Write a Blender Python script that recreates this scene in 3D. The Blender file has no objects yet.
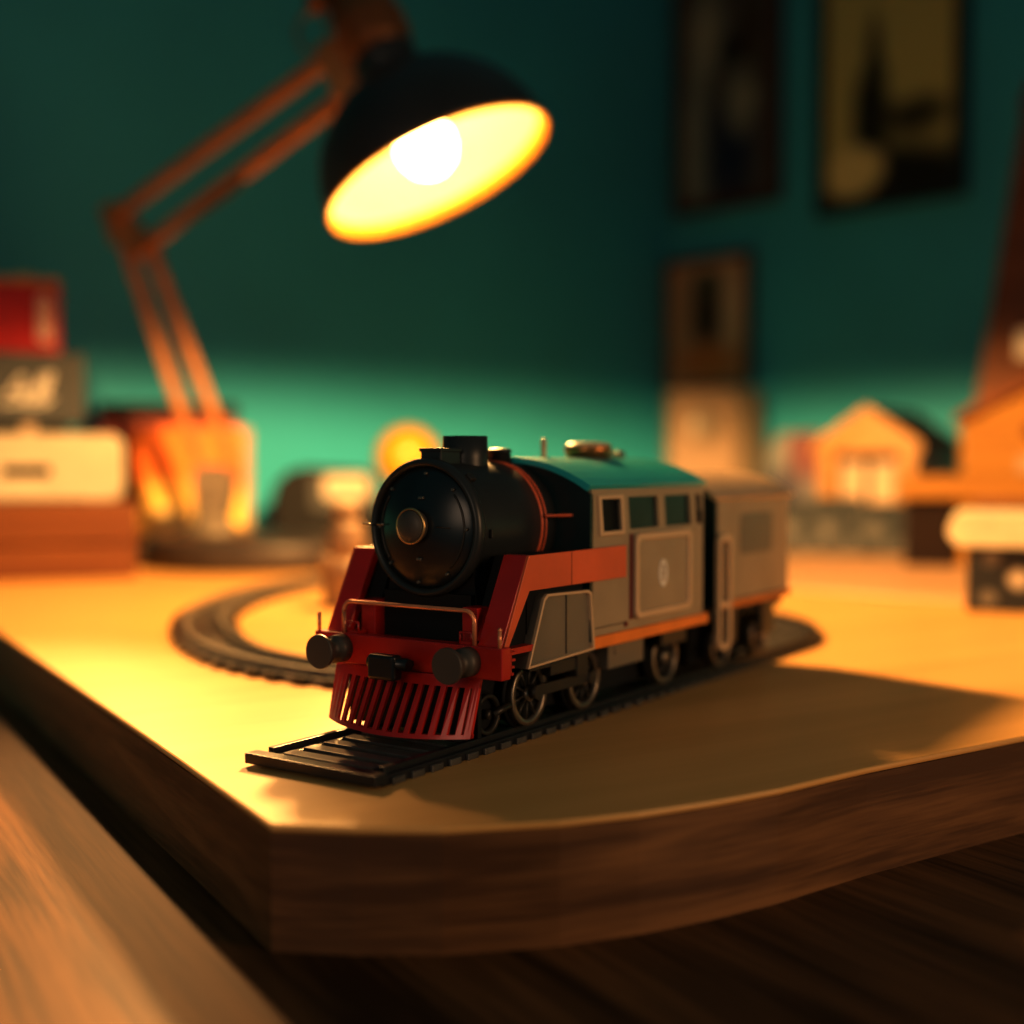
import bpy, bmesh, math, random
from mathutils import Vector, Matrix
random.seed(7)
S = bpy.context.scene
COL = S.collection
PI = math.pi

# ------------------------------------------------------------------ camera
F, H = 1250.0, 0.114                     # focal length in pixels, lens height above the layout board
PITCH = math.atan(47 / F)
cp, sp = math.cos(PITCH), math.sin(PITCH)
cam = bpy.data.cameras.new('camera'); camo = bpy.data.objects.new('camera', cam); COL.objects.link(camo)
cam.sensor_width = 36; cam.lens = F / 1024 * 36; cam.clip_start = .01; cam.clip_end = 50
camo.location = (0, 0, H); camo.rotation_euler = (PI / 2 - PITCH, 0, 0)
cam.dof.use_dof = True; cam.dof.focus_distance = .490; cam.dof.aperture_fstop = 3.1
S.camera = camo

def at(px, py, D):                       # point at world depth D (along Y)
    X = (px - 512) / F; Y = -(py - 512) / F
    r = (X, cp + Y * sp, -sp + Y * cp); t = D / r[1]
    return Vector((r[0] * t, D, H + r[2] * t))

# ------------------------------------------------------------------ materials
def newmat(name):
    m = bpy.data.materials.new(name); m.use_nodes = True
    nt = m.node_tree; b = nt.nodes['Principled BSDF']
    return m, nt, b
def N(nt, t, **kw):
    n = nt.nodes.new(t)
    for k, v in kw.items(): setattr(n, k, v)
    return n
def c4(c): return (c[0], c[1], c[2], 1)
def paint(name, col, rough=.5, metal=0.0, var=.12, scale=40, coat=0.0, bump=0.0, spec=.5):
    m, nt, b = newmat(name)
    tc = N(nt, 'ShaderNodeTexCoord'); no = N(nt, 'ShaderNodeTexNoise'); no.inputs['Scale'].default_value = scale
    no.inputs['Detail'].default_value = 4
    nt.links.new(tc.outputs['Object'], no.inputs['Vector'])
    rp = N(nt, 'ShaderNodeValToRGB')
    rp.color_ramp.elements[0].position = .3; rp.color_ramp.elements[1].position = .7
    rp.color_ramp.elements[0].color = c4([x * (1 - var) for x in col]); rp.color_ramp.elements[1].color = c4([min(1, x * (1 + var)) for x in col])
    nt.links.new(no.outputs['Fac'], rp.inputs['Fac']); nt.links.new(rp.outputs['Color'], b.inputs['Base Color'])
    b.inputs['Roughness'].default_value = rough; b.inputs['Metallic'].default_value = metal
    b.inputs['Specular IOR Level'].default_value = spec
    b.inputs['Coat Weight'].default_value = coat; b.inputs['Coat Roughness'].default_value = .15
    if bump:
        bp = N(nt, 'ShaderNodeBump'); bp.inputs['Strength'].default_value = bump; bp.inputs['Distance'].default_value = .001
        nt.links.new(no.outputs['Fac'], bp.inputs['Height']); nt.links.new(bp.outputs['Normal'], b.inputs['Normal'])
    return m
def wood(name, dark, light, ang=0.0, rough=.45, scale=1.0, spec=.4, contrast=(.3, .75), fine=.5, ys=42):
    """grain runs along the local X axis turned by ang about Z"""
    m, nt, b = newmat(name)
    tc = N(nt, 'ShaderNodeTexCoord'); r = N(nt, 'ShaderNodeMapping'); r.inputs['Rotation'].default_value = (0, 0, -ang)
    nt.links.new(tc.outputs['Object'], r.inputs['Vector'])
    mp = N(nt, 'ShaderNodeMapping'); mp.inputs['Scale'].default_value = (3 * scale, ys * scale, 42 * scale)
    nt.links.new(r.outputs['Vector'], mp.inputs['Vector'])
    n1 = N(nt, 'ShaderNodeTexNoise'); n1.inputs['Scale'].default_value = 1; n1.inputs['Detail'].default_value = 6; n1.inputs['Distortion'].default_value = .6
    nt.links.new(mp.outputs['Vector'], n1.inputs['Vector'])
    mp2 = N(nt, 'ShaderNodeMapping'); mp2.inputs['Scale'].default_value = (20 * scale, 10 * ys * scale, 420 * scale)
    nt.links.new(r.outputs['Vector'], mp2.inputs['Vector'])
    n2 = N(nt, 'ShaderNodeTexNoise'); n2.inputs['Scale'].default_value = 1; n2.inputs['Detail'].default_value = 3
    nt.links.new(mp2.outputs['Vector'], n2.inputs['Vector'])
    mx = N(nt, 'ShaderNodeMath', operation='MULTIPLY_ADD'); mx.inputs[1].default_value = fine * .35
    sb = N(nt, 'ShaderNodeMath', operation='SUBTRACT'); sb.inputs[1].default_value = .5
    nt.links.new(n2.outputs['Fac'], sb.inputs[0]); nt.links.new(sb.outputs[0], mx.inputs[0]); nt.links.new(n1.outputs['Fac'], mx.inputs[2])
    rp = N(nt, 'ShaderNodeValToRGB'); rp.color_ramp.elements[0].position = contrast[0]; rp.color_ramp.elements[1].position = contrast[1]
    rp.color_ramp.elements[0].color = c4(dark); rp.color_ramp.elements[1].color = c4(light)
    nt.links.new(mx.outputs[0], rp.inputs['Fac']); nt.links.new(rp.outputs['Color'], b.inputs['Base Color'])
    bp = N(nt, 'ShaderNodeBump'); bp.inputs['Strength'].default_value = .25; bp.inputs['Distance'].default_value = .0006
    nt.links.new(mx.outputs[0], bp.inputs['Height']); nt.links.new(bp.outputs['Normal'], b.inputs['Normal'])
    b.inputs['Roughness'].default_value = rough; b.inputs['Specular IOR Level'].default_value = spec
    return m
def blobs(name, bg, items, rough=.6, spec=.3, noise=.0):
    """soft ellipses painted over a background in object XZ metres: (cx, cz, rx, rz, colour, softness)"""
    m, nt, b = newmat(name)
    tc = N(nt, 'ShaderNodeTexCoord'); sx = N(nt, 'ShaderNodeSeparateXYZ')
    src = tc.outputs['Object']
    if noise:
        no = N(nt, 'ShaderNodeTexNoise'); no.inputs['Scale'].default_value = 18
        nt.links.new(src, no.inputs['Vector'])
        va = N(nt, 'ShaderNodeVectorMath', operation='MULTIPLY_ADD'); va.inputs[1].default_value = (noise,) * 3
        nt.links.new(no.outputs['Color'], va.inputs[0]); nt.links.new(src, va.inputs[2]); src = va.outputs[0]
        off = noise * .5
    else: off = 0
    nt.links.new(src, sx.inputs[0])
    cur = None
    for cx, cz, rx, rz, col, soft in items:
        def term(o, c, r):
            a = N(nt, 'ShaderNodeMath', operation='SUBTRACT'); a.inputs[1].default_value = c + off; nt.links.new(o, a.inputs[0])
            d = N(nt, 'ShaderNodeMath', operation='DIVIDE'); d.inputs[1].default_value = r; nt.links.new(a.outputs[0], d.inputs[0])
            p = N(nt, 'ShaderNodeMath', operation='MULTIPLY'); nt.links.new(d.outputs[0], p.inputs[0]); nt.links.new(d.outputs[0], p.inputs[1])
            return p.outputs[0]
        s = N(nt, 'ShaderNodeMath', operation='ADD'); nt.links.new(term(sx.outputs['X'], cx, rx), s.inputs[0]); nt.links.new(term(sx.outputs['Z'], cz, rz), s.inputs[1])
        mr = N(nt, 'ShaderNodeMapRange'); mr.inputs['From Min'].default_value = 1 - soft; mr.inputs['From Max'].default_value = 1 + soft
        mr.inputs['To Min'].default_value = 1; mr.inputs['To Max'].default_value = 0
        nt.links.new(s.outputs[0], mr.inputs['Value'])
        mix = N(nt, 'ShaderNodeMix', data_type='RGBA')
        nt.links.new(mr.outputs['Result'], mix.inputs['Factor'])
        if cur is None: mix.inputs[6].default_value = c4(bg)
        else: nt.links.new(cur, mix.inputs[6])
        mix.inputs[7].default_value = c4(col); cur = mix.outputs[2]
    nt.links.new(cur, b.inputs['Base Color'])
    b.inputs['Roughness'].default_value = rough; b.inputs['Specular IOR Level'].default_value = spec
    return m
def emit(name, col, strength):
    m, nt, b = newmat(name)
    b.inputs['Base Color'].default_value = c4(col)
    b.inputs['Emission Color'].default_value = c4(col); b.inputs['Emission Strength'].default_value = strength
    return m

# ------------------------------------------------------------------ mesh helpers
def frame_to(d):
    return Vector((0, 0, 1)).rotation_difference(Vector(d).normalized()).to_matrix()
class MB:
    def __init__(s, origin=(0, 0, 0)): s.b = bmesh.new(); s.o = Vector(origin)
    def face(s, vs, smooth=False):
        try: f = s.b.faces.new(vs); f.smooth = smooth
        except ValueError: pass
    def loft(s, rings, close=True, caps=True, smooth=True):
        R = [[s.b.verts.new(p) for p in r] for r in rings]
        n = len(R[0])
        for i in range(len(R) - 1):
            for j in range(n if close else n - 1):
                k = (j + 1) % n
                s.face((R[i][j], R[i][k], R[i + 1][k], R[i + 1][j]), smooth)
        if caps:
            s.face(R[0][::-1]); s.face(R[-1])
        return s
    def box(s, c, d, bev=0.0, rot=None):
        bb = bmesh.new(); bmesh.ops.create_cube(bb, size=1)
        for v in bb.verts: v.co = Vector((v.co.x * d[0], v.co.y * d[1], v.co.z * d[2]))
        if bev: bmesh.ops.bevel(bb, geom=bb.edges[:], offset=bev, segments=3, profile=.5, affect='EDGES')
        s.merge(bb, Matrix.Translation(Vector(c)) @ (rot.to_4x4() if rot else Matrix.Identity(4)))
        return s
    def span(s, x0, x1, y0, y1, z0, z1, bev=0.0):
        return s.box(((x0 + x1) / 2, (y0 + y1) / 2, (z0 + z1) / 2), (abs(x1 - x0), abs(y1 - y0), abs(z1 - z0)), bev)
    def merge(s, bb, M):
        mp = {}
        for v in bb.verts: mp[v] = s.b.verts.new(M @ v.co)
        for f in bb.faces: s.face([mp[v] for v in f.verts], f.smooth)
        bb.free()
    def cyl(s, p0, p1, r0, r1=None, n=24, smooth=True, caps=True):
        if r1 is None: r1 = r0
        p0, p1 = Vector(p0), Vector(p1); M = frame_to(p1 - p0)
        ring = lambda p, r: [p + M @ Vector((r * math.cos(2 * PI * i / n), r * math.sin(2 * PI * i / n), 0)) for i in range(n)]
        return s.loft([ring(p0, r0), ring(p1, r1)], smooth=smooth, caps=caps)
    def lathe(s, prof, o=(0, 0, 0), axis=(0, 0, 1), n=40, caps=True, smooth=True):
        """prof: list of (radius, height along the axis)"""
        o = Vector(o); M = frame_to(axis)
        return s.loft([[o + M @ Vector((max(r, 1e-5) * math.cos(2 * PI * i / n), max(r, 1e-5) * math.sin(2 * PI * i / n), h)) for i in range(n)] for r, h in prof], caps=caps, smooth=smooth)
    def prism(s, poly, fn, t0, t1, smooth=False):
        """2-D polygon swept from t0 to t1; fn(p, q, t) gives the point"""
        return s.loft([[fn(p, q, t0) for p, q in poly], [fn(p, q, t1) for p, q in poly]], smooth=smooth)
    def tube(s, pts, r, n=10, closed=False):
        pts = [Vector(p) for p in pts]; rings = []; m = len(pts); up = None
        for i, p in enumerate(pts):
            a = pts[i - 1] if (i or closed) else p; b = pts[(i + 1) % m] if (i < m - 1 or closed) else p
            d = (b - a).normalized()
            if up is None: up = d.orthogonal().normalized()
            up = (up - d * up.dot(d)).normalized(); w = d.cross(up)
            rings.append([p + (up * math.cos(2 * PI * k / n) + w * math.sin(2 * PI * k / n)) * r for k in range(n)])
        if closed: rings.append(rings[0])
        return s.loft(rings, caps=not closed)
    def torus(s, o, axis, R, r, n=48, k=10):
        o = Vector(o); M = frame_to(axis)
        return s.tube([o + M @ Vector((R * math.cos(2 * PI * i / n), R * math.sin(2 * PI * i / n), 0)) for i in range(n)], r, k, True)
    def sphere(s, o, r, n=24, sq=(1, 1, 1)):
        bb = bmesh.new(); bmesh.ops.create_uvsphere(bb, u_segments=n, v_segments=n // 2, radius=r)
        for f in bb.faces: f.smooth = True
        s.merge(bb, Matrix.Translation(Vector(o)) @ Matrix.Diagonal((sq[0], sq[1], sq[2], 1)))
        return s
    def build(s, name, mat, parent=None, loc=None, rz=None, bevel=0.0):
        for v in s.b.verts: v.co -= s.o
        bmesh.ops.remove_doubles(s.b, verts=s.b.verts[:], dist=1e-7)
        bmesh.ops.recalc_face_normals(s.b, faces=s.b.faces[:])
        me = bpy.data.meshes.new(name); s.b.to_mesh(me); s.b.free()
        me.materials.append(mat)
        o = bpy.data.objects.new(name, me); COL.objects.link(o)
        if parent: o.parent = parent
        if loc is not None: o.location = loc
        if rz is not None: o.rotation_euler = (0, 0, rz)
        if bevel:
            md = o.modifiers.new('soft_edge', 'BEVEL'); md.width = bevel; md.segments = 2; md.limit_method = 'ANGLE'; md.angle_limit = .6
        return o
def tag(o, label, cat, group=None):
    o['label'] = label; o['category'] = cat
    if group: o['group'] = group
    return o
def thing(name, label, cat, loc=(0, 0, 0), rz=0.0, group=None):
    o = bpy.data.objects.new(name, None); COL.objects.link(o); o.empty_display_size = .02
    o.location = loc; o.rotation_euler = (0, 0, rz)
    return tag(o, label, cat, group)
def copy_part(o, parent):
    c = o.copy(); COL.objects.link(c); c.parent = parent; return c
def rrect(x0, x1, z0, z1, r, n=6):
    pts = []
    for cx, cz, a0 in ((x1 - r, z1 - r, 0), (x0 + r, z1 - r, 90), (x0 + r, z0 + r, 180), (x1 - r, z0 + r, 270)):
        for i in range(n + 1):
            a = math.radians(a0 + 90 * i / n); pts.append((cx + r * math.cos(a), cz + r * math.sin(a)))
    return pts
def ringframe(mb, outer, inner, fn, t0, t1):
    """a frame between two matching polygons, swept from t0 to t1"""
    O0 = [fn(p, q, t0) for p, q in outer]; I0 = [fn(p, q, t0) for p, q in inner]
    O1 = [fn(p, q, t1) for p, q in outer]; I1 = [fn(p, q, t1) for p, q in inner]
    mb.loft([I0, O0, O1, I1, I0], caps=False, smooth=False)
    return mb

# ------------------------------------------------------------------ colours
M = {}
M['wall'] = paint('teal_wall_paint', (.042, .36, .48), .55, var=.06, scale=5, bump=.05)
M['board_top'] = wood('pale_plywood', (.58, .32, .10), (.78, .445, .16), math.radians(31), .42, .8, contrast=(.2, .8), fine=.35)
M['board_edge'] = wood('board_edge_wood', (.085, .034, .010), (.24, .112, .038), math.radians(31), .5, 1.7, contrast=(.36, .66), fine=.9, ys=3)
M['desk'] = wood('brown_oak_desk', (.034, .012, .004), (.165, .070, .022), math.radians(121), .6, .8, spec=.2, contrast=(.34, .66), fine=1.5)
M['floor'] = wood('floor_wood', (.06, .03, .015), (.14, .07, .03), .3, .5, .3)
M['black'] = paint('satin_black_enamel', (.012, .013, .014), .32, spec=.5)
M['blackgrey'] = paint('boiler_grey_black', (.030, .031, .030), .38, .15, spec=.5)
M['door_black'] = paint('teal_black_enamel', (.009, .014, .017), .28, spec=.55)
M['matteblack'] = paint('matte_black', (.008, .008, .009), .65, spec=.25)
M['red'] = paint('red_enamel', (.50, .018, .012), .33, coat=.2)
M['orange_red'] = paint('orange_red_enamel', (.72, .13, .045), .42)
M['orange'] = paint('orange_enamel', (.85, .24, .035), .4)
M['tan'] = paint('tan_grey_enamel', (.37, .28, .185), .45, var=.08)
M['tan_light'] = paint('light_tan_trim', (.62, .43, .27), .4, var=.08)
M['grey'] = paint('fender_grey', (.20, .165, .125), .42, .1, var=.08)
M['steel'] = paint('dull_steel', (.24, .20, .16), .34, .75)
M['darksteel'] = paint('dark_steel', (.055, .046, .038), .42, .5)
M['buffer'] = paint('buffer_brown_grey', (.085, .07, .058), .5, .2)
M['railcopper'] = paint('orange_copper', (.85, .34, .17), .25, .35)
M['teal'] = paint('teal_roof_enamel', (.028, .48, .50), .3, coat=.3, var=.05)
M['darkteal'] = paint('dark_teal_enamel', (.004, .02, .022), .35)
M['gold'] = paint('brass', (.62, .40, .18), .32, .85)
M['copper'] = paint('copper', (.50, .20, .07), .35, .8)
M['glass'] = paint('dark_window_glass', (.006, .008, .009), .5, spec=.15)
M['glass2'] = paint('grey_green_glass', (.012, .018, .018), .3, var=.4, scale=60, spec=.3)
M['track'] = paint('dark_track_plastic', (.014, .014, .016), .34, var=.2, scale=90, spec=.5)
M['sleeper'] = paint('lit_sleeper_plastic', (.07, .064, .058), .4, var=.3, scale=120, spec=.6)  # lamp light on the slats put in as a lighter grey
M['track_grey'] = paint('grey_track_plastic', (.17, .145, .12), .5, var=.2, scale=60)
M['cream'] = paint('cream_paint', (.44, .385, .29), .5, var=.05)
M['white'] = paint('off_white', (.75, .70, .62), .6)
M['lampwood'] = wood('lamp_arm_wood', (.36, .13, .040), (.54, .24, .085), 0, .45, 2)
M['lampblack'] = paint('lamp_shade_black', (.028, .022, .020), .4)
M['lampbase'] = paint('lamp_base_grey', (.055, .042, .036), .45)
M['lining'] = paint('cream_lining', (.86, .76, .52), .5, var=.02)
M['orangewood'] = wood('orange_toy_wood', (.25, .115, .020), (.36, .180, .034), 0, .5, 1.5)
M['brownwood'] = wood('brown_box_wood', (.11, .034, .010), (.19, .068, .020), 0, .5, 1.2)
M['palewood'] = wood('pale_sheet_wood', (.50, .29, .15), (.64, .41, .24), math.radians(-12), .45, .9, contrast=(.2, .8))
M['darkred'] = paint('dark_red_paint', (.16, .018, .012), .5)
M['redtin'] = paint('red_tin', (.40, .012, .008), .4)
M['greybox'] = paint('warm_grey_card', (.048, .052, .056), .6)
M['roof'] = paint('dark_roof_felt', (.06, .05, .04), .8)
M['yellow'] = paint('yellow_gloss', (.60, .34, .035), .35, var=.04)
M['beige'] = paint('beige_wood', (.36, .25, .16), .5)
M['rim'] = paint('painted_glow_rim', (.85, .42, .045), .45, var=.02)  # bulb glow at the shade's lip painted in as amber
M['socket'] = paint('dark_copper', (.24, .085, .022), .45, .4)
M['fawn'] = paint('fawn_paint', (.25, .175, .115), .55)
M['softcream'] = paint('soft_cream_cloth', (.86, .76, .54), .8)
M['shadowbrown'] = paint('shelf_shade_brown', (.018, .008, .005), .7, spec=.2)  # shade under the shelf put into the colour of its support
M['bulb'] = emit('glowing_bulb', (1.0, .60, .19), 30)
M['picblack'] = paint('black_frame_wood', (.008, .007, .007), .5)
M['picred'] = paint('dark_red_frame_wood', (.06, .012, .008), .5)

# ------------------------------------------------------------------ the room
CORNER = Vector((.325, 2.6)); LD = Vector((-.712, -.702)); RD = Vector((.702, -.712))
ZD, ZF, ZC = -.041, -.78, 1.75            # desk top, floor, top of walls
def wall(name, a, b, n):
    mb = MB(); t = .08
    P = [a, b, b + n * t, a + n * t]
    mb.loft([[(p.x, p.y, ZF) for p in P], [(p.x, p.y, ZC) for p in P]], smooth=False)
    o = mb.build(name, M['wall']); o['kind'] = 'structure'; return o
wall('wall_left', CORNER, CORNER + LD * 3.2, Vector((-.702, .712)))
wall('wall_right', CORNER, CORNER + RD * 3.2, Vector((.712, .702)))
fl = MB(); C2 = [CORNER, CORNER + LD * 3.2, CORNER + LD * 3.2 + RD * 3.2, CORNER + RD * 3.2]
fl.loft([[(p.x, p.y, ZF - .05) for p in C2], [(p.x, p.y, ZF) for p in C2]], smooth=False)
fl.build('floor', M['floor'])['kind'] = 'structure'

# desk in the corner of the room
g = .012
inn = CORNER + (LD + RD) * g
D1, D2 = inn + LD * 2.45, inn + RD * 2.45
dk = thing('desk', 'brown wooden desk with visible grain under the thick layout board', 'desk', (0.1, .9, ZF))
def dz(p, z): return (p.x - .1, p.y - .9, z - ZF)
mb = MB(); P = [inn, D1, D1 + RD * 1.05, inn + LD * 1.62 + RD * 1.68, D2 + LD * 1.05, D2]
mb.loft([[dz(p, ZD - .035) for p in P], [dz(p, ZD) for p in P]], smooth=False)
mb.build('desk_top', M['desk'], dk, bevel=.003)
for p in (inn + (LD + RD) * .08, D1 - LD * .1 + RD * .1, D1 - LD * .1 + RD * .95, D2 - RD * .1 + LD * .1, D2 - RD * .1 + LD * .95):
    q = dz(p, ZF); mb = MB(); mb.box((q[0], q[1], (ZD - .035 - ZF) / 2), (.06, .06, ZD - .035 - ZF), .004); mb.build('leg', M['desk'], dk)

# ------------------------------------------------------------------ layout board
A = Vector((-.0766, .3926)); NB = Vector((-.514, .857)); FB = Vector((.857, .514))
front = [A, Vector((-.050, .3895)), Vector((-.022, .3893)), Vector((.0153, .397)), Vector((.0418, .407)), Vector((.068, .4205)), Vector((.094, .4365)),
         Vector((.134, .467)), Vector((.2138, .5205))]
gi = CORNER + (LD + RD) * .05
end_r = front[-1] + FB * 1.36
end_l = A + NB * 1.16
bpoly = front + [end_r, end_r + NB * .02, gi + RD * .02, gi, gi + LD * .02, end_l]
lb = thing('layout_board', 'thick pale plywood layout board with a rounded front edge carrying the train', 'board', (0, 1.0, ZD))
def lbp(p, z): return (p.x, p.y - 1.0, z - ZD)
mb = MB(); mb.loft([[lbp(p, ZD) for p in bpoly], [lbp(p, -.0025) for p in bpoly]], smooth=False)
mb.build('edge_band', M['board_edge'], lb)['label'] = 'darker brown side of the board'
mb = MB(); mb.loft([[lbp(p, -.0025) for p in bpoly], [lbp(p, 0) for p in bpoly]], smooth=False)
mb.build('board_surface', M['board_top'], lb, bevel=.001)

# ------------------------------------------------------------------ train frame
YAW = math.radians(34.5)
P0 = Vector((-.0745, .451)); U = Vector((math.sin(YAW), math.cos(YAW))); V = Vector((math.cos(YAW), -math.sin(YAW)))
RZ = math.atan2(U.y, U.x)                 # local x = back along the train, local y = away from the camera side
def LW(a, s, z=0): p = P0 + U * a + V * s; return (p.x, p.y, z)

# ---- straight toy track with a tight curve at its far end
tr = thing('toy_track', 'dark plastic toy railway track under the train, cut end facing front', 'track', LW(0, 0, 0), RZ)
def path_pt(t, s):                        # distance along the centreline, s to the camera side -> local xy
    L1, R = .405, .125
    if t <= L1: return Vector((t, -s))
    th = (t - L1) / R
    return Vector((L1 + R * math.sin(th), R * (1 - math.cos(th)))) + Vector((math.sin(th), -math.cos(th))) * s
TEND = .405 + .125 * math.radians(62)
def strip(mb, s0, s1, z0, z1, t0, t1, n=60):
    rings = []
    for i in range(n + 1):
        t = t0 + (t1 - t0) * i / n; a, b = path_pt(t, s0), path_pt(t, s1)
        rings.append([(a.x, a.y, z0), (b.x, b.y, z0), (b.x, b.y, z1), (a.x, a.y, z1)])
    mb.loft(rings, smooth=False); return mb
for sg in (-1, 1):
    mb = MB(); strip(mb, sg * .0225, sg * .031, .0, .0038, .006, TEND)
    mb.build('side_rail', M['track'], tr, bevel=.0004)
    mb = MB(); strip(mb, sg * .0262, sg * .0290, .0036, .0062, .009, TEND)
    mb.build('rail', M['track'], tr, bevel=.0003)
mb = MB(); mb.span(0, .0065, -.0325, .0325, .0012, .0052, .0004); mb.build('end_bar', M['track'], tr)
t = .0135
while t < TEND - .004:
    mb = MB(); w = .0034
    c = [path_pt(t - w, -.0225), path_pt(t + w, -.0225), path_pt(t + w, .0225), path_pt(t - w, .0225)]
    mb.loft([[(p.x, p.y, .0004) for p in c], [(p.x, p.y, .0046) for p in c]], smooth=False)
    for sg in (-1, 1):
        c = [path_pt(t - w, sg * .031), path_pt(t + w, sg * .031), path_pt(t + w, sg * .0324), path_pt(t - w, sg * .0324)]
        mb.loft([[(p.x, p.y, 0) for p in c], [(p.x, p.y, .0026) for p in c]], smooth=False)
    mb.build('sleeper', M['sleeper'], tr, bevel=.0003)
    t += .0112

# ---- grey curved loop on the far side of the train
ctrl = [(-.012, .640), (-.055, .644), (-.105, .668), (-.160, .728), (-.202, .822), (-.228, .955), (-.212, 1.11), (-.150, 1.235), (-.03, 1.29), (.07, 1.22), (.125, 1.09), (.150, .985), (.1625, .918)]
ctrl = [Vector(p) for p in ctrl]
def catmull(P, per=14):
    out = []
    for i in range(len(P) - 1):
        p0, p1, p2, p3 = P[max(i - 1, 0)], P[i], P[i + 1], P[min(i + 2, len(P) - 1)]
        for k in range(per):
            t = k / per
            out.append(.5 * ((2 * p1) + (p2 - p0) * t + (2 * p0 - 5 * p1 + 4 * p2 - p3) * t * t + (3 * p1 - p0 - 3 * p2 + p3) * t ** 3))
    out.append(P[-1]); return out
cl = catmull(ctrl)
lp = thing('track_loop', 'grey curved railway track loop lying on the board left of the train', 'track', (cl[70].x, cl[70].y, 0))
LO = Vector((cl[70].x, cl[70].y, 0))
def nrm(i):
    d = (cl[min(i + 1, len(cl) - 1)] - cl[max(i - 1, 0)]).normalized(); return Vector((-d.y, d.x)), d
def lstrip(s0, s1, z0, z1):
    mb = MB(LO); rings = []
    for i, p in enumerate(cl):
        n, d = nrm(i); a, b = p + n * s0, p + n * s1
        rings.append([(a.x, a.y, z0), (b.x, b.y, z0), (b.x, b.y, z1), (a.x, a.y, z1)])
    mb.loft(rings, smooth=False); return mb
lstrip(-.0195, .0195, 0, .0035).build('track_bed', M['track_grey'], lp)
for sg in (-1, 1): lstrip(sg * .0105, sg * .0135, .0034, .0075).build('rail', M['track_grey'], lp)
acc = 0
for i in range(1, len(cl)):
    acc += (cl[i] - cl[i - 1]).length
    if acc > .016:
        acc = 0; n, d = nrm(i); p = cl[i]; mb = MB(LO)
        c = [p - d * .0045 - n * .0225, p + d * .0045 - n * .0225, p + d * .0045 + n * .0225, p - d * .0045 + n * .0225]
        mb.loft([[(q.x, q.y, 0) for q in c], [(q.x, q.y, .0042) for q in c]], smooth=False)
        mb.build('sleeper', M['track'], lp)

# ------------------------------------------------------------------ locomotive
ZR = .0062
OL = (.15, 0, ZR)
loco = thing('toy_locomotive', 'black toy steam locomotive with red front, tan cab and teal roof', 'toy train', LW(.15, 0, ZR), RZ)
def mbl(): return MB(OL)
def xz(y0=0): return lambda p, q, t: (p, t, q)          # polygon in (a, z), swept across y
def yz(p, q, t): return (t, p, q)                       # polygon in (y, z), swept along a
# running gear
mb = mbl(); mb.span(.064, .236, -.0235, .0235, .0095, .036); mb.span(.064, .232, -.036, .036, .034, .0405); mb.build('frame', M['matteblack'], loco)
# boiler
BZ = .0885
mb = mbl(); mb.lathe([(.0262, .072), (.0266, .075), (.0268, .10), (.0268, .135)], (0, 0, BZ), (1, 0, 0), 72)
mb.build('boiler', M['blackgrey'], loco)
# saddle under the smokebox
mb = mbl(); mb.prism([(-.030, .040), (.030, .040), (.024, .052), (.021, .075), (-.021, .075), (-.024, .052)], yz, .073, .1262); mb.build('saddle', M['matteblack'], loco)
mb = mbl(); mb.lathe([(.0245, .0735), (.0272, .0735), (.0283, .0715), (.0283, .069), (.0272, .0672), (.0258, .0672), (.0248, .0688), (.0245, .0735)], (0, 0, BZ), (1, 0, 0), 80, caps=False)
mb.build('smokebox_ring', M['blackgrey'], loco)
mb = mbl(); prof = [(.0248, .0735), (.0248, .0695), (.0240, .0688)]
for i in range(1, 13): r = .024 * (1 - i / 12.0); prof.append((r, .0688 - .0062 * (1 - (r / .024) ** 2)))
mb.lathe(prof, (0, 0, BZ), (1, 0, 0), 72); sd = mb.build('smokebox_door', M['door_black'], loco)
def face_a(r): return .0688 - .0062 * (1 - (r / .024) ** 2) if r < .024 else .069
mb = mbl()
for a0, a1, r in ((140, 228, .0212), (-38, 38, .0212)):
    pts = [(face_a(r) - .0002, r * math.cos(math.radians(a0 + (a1 - a0) * k / 20)), BZ + r * math.sin(math.radians(a0 + (a1 - a0) * k / 20))) for k in range(21)]
    mb.tube(pts, .00045, 8)
mb.build('door_strap', M['darksteel'], sd)
for k, an in enumerate((45, 95, 135, 180, 235, 275, 318, 0)):
    r = .0222; a = math.radians(an); mb = mbl()
    y, z = r * math.cos(a), BZ + r * math.sin(a); mb.cyl((face_a(r) + .001, y, z), (face_a(r) - .0014, y, z), .0008, .0006, 8)
    mb.build('bolt', M['steel'], sd)
mb = mbl(); mb.cyl((.0655, .0245, BZ + .001), (.0655, .0305, BZ + .001), .0005, n=8); mb.cyl((.0655, .0185, BZ + .001), (.0655, .0225, BZ + .001), .0005, n=8)
mb.build('door_handle', M['steel'], sd)
mb = mbl(); mb.tube([(face_a(.012) - .0006, -.010, BZ + .0008), (face_a(.016) - .0006, -.016, BZ + .0004)], .0003, 6); mb.build('hinge', M['darksteel'], sd)
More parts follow.
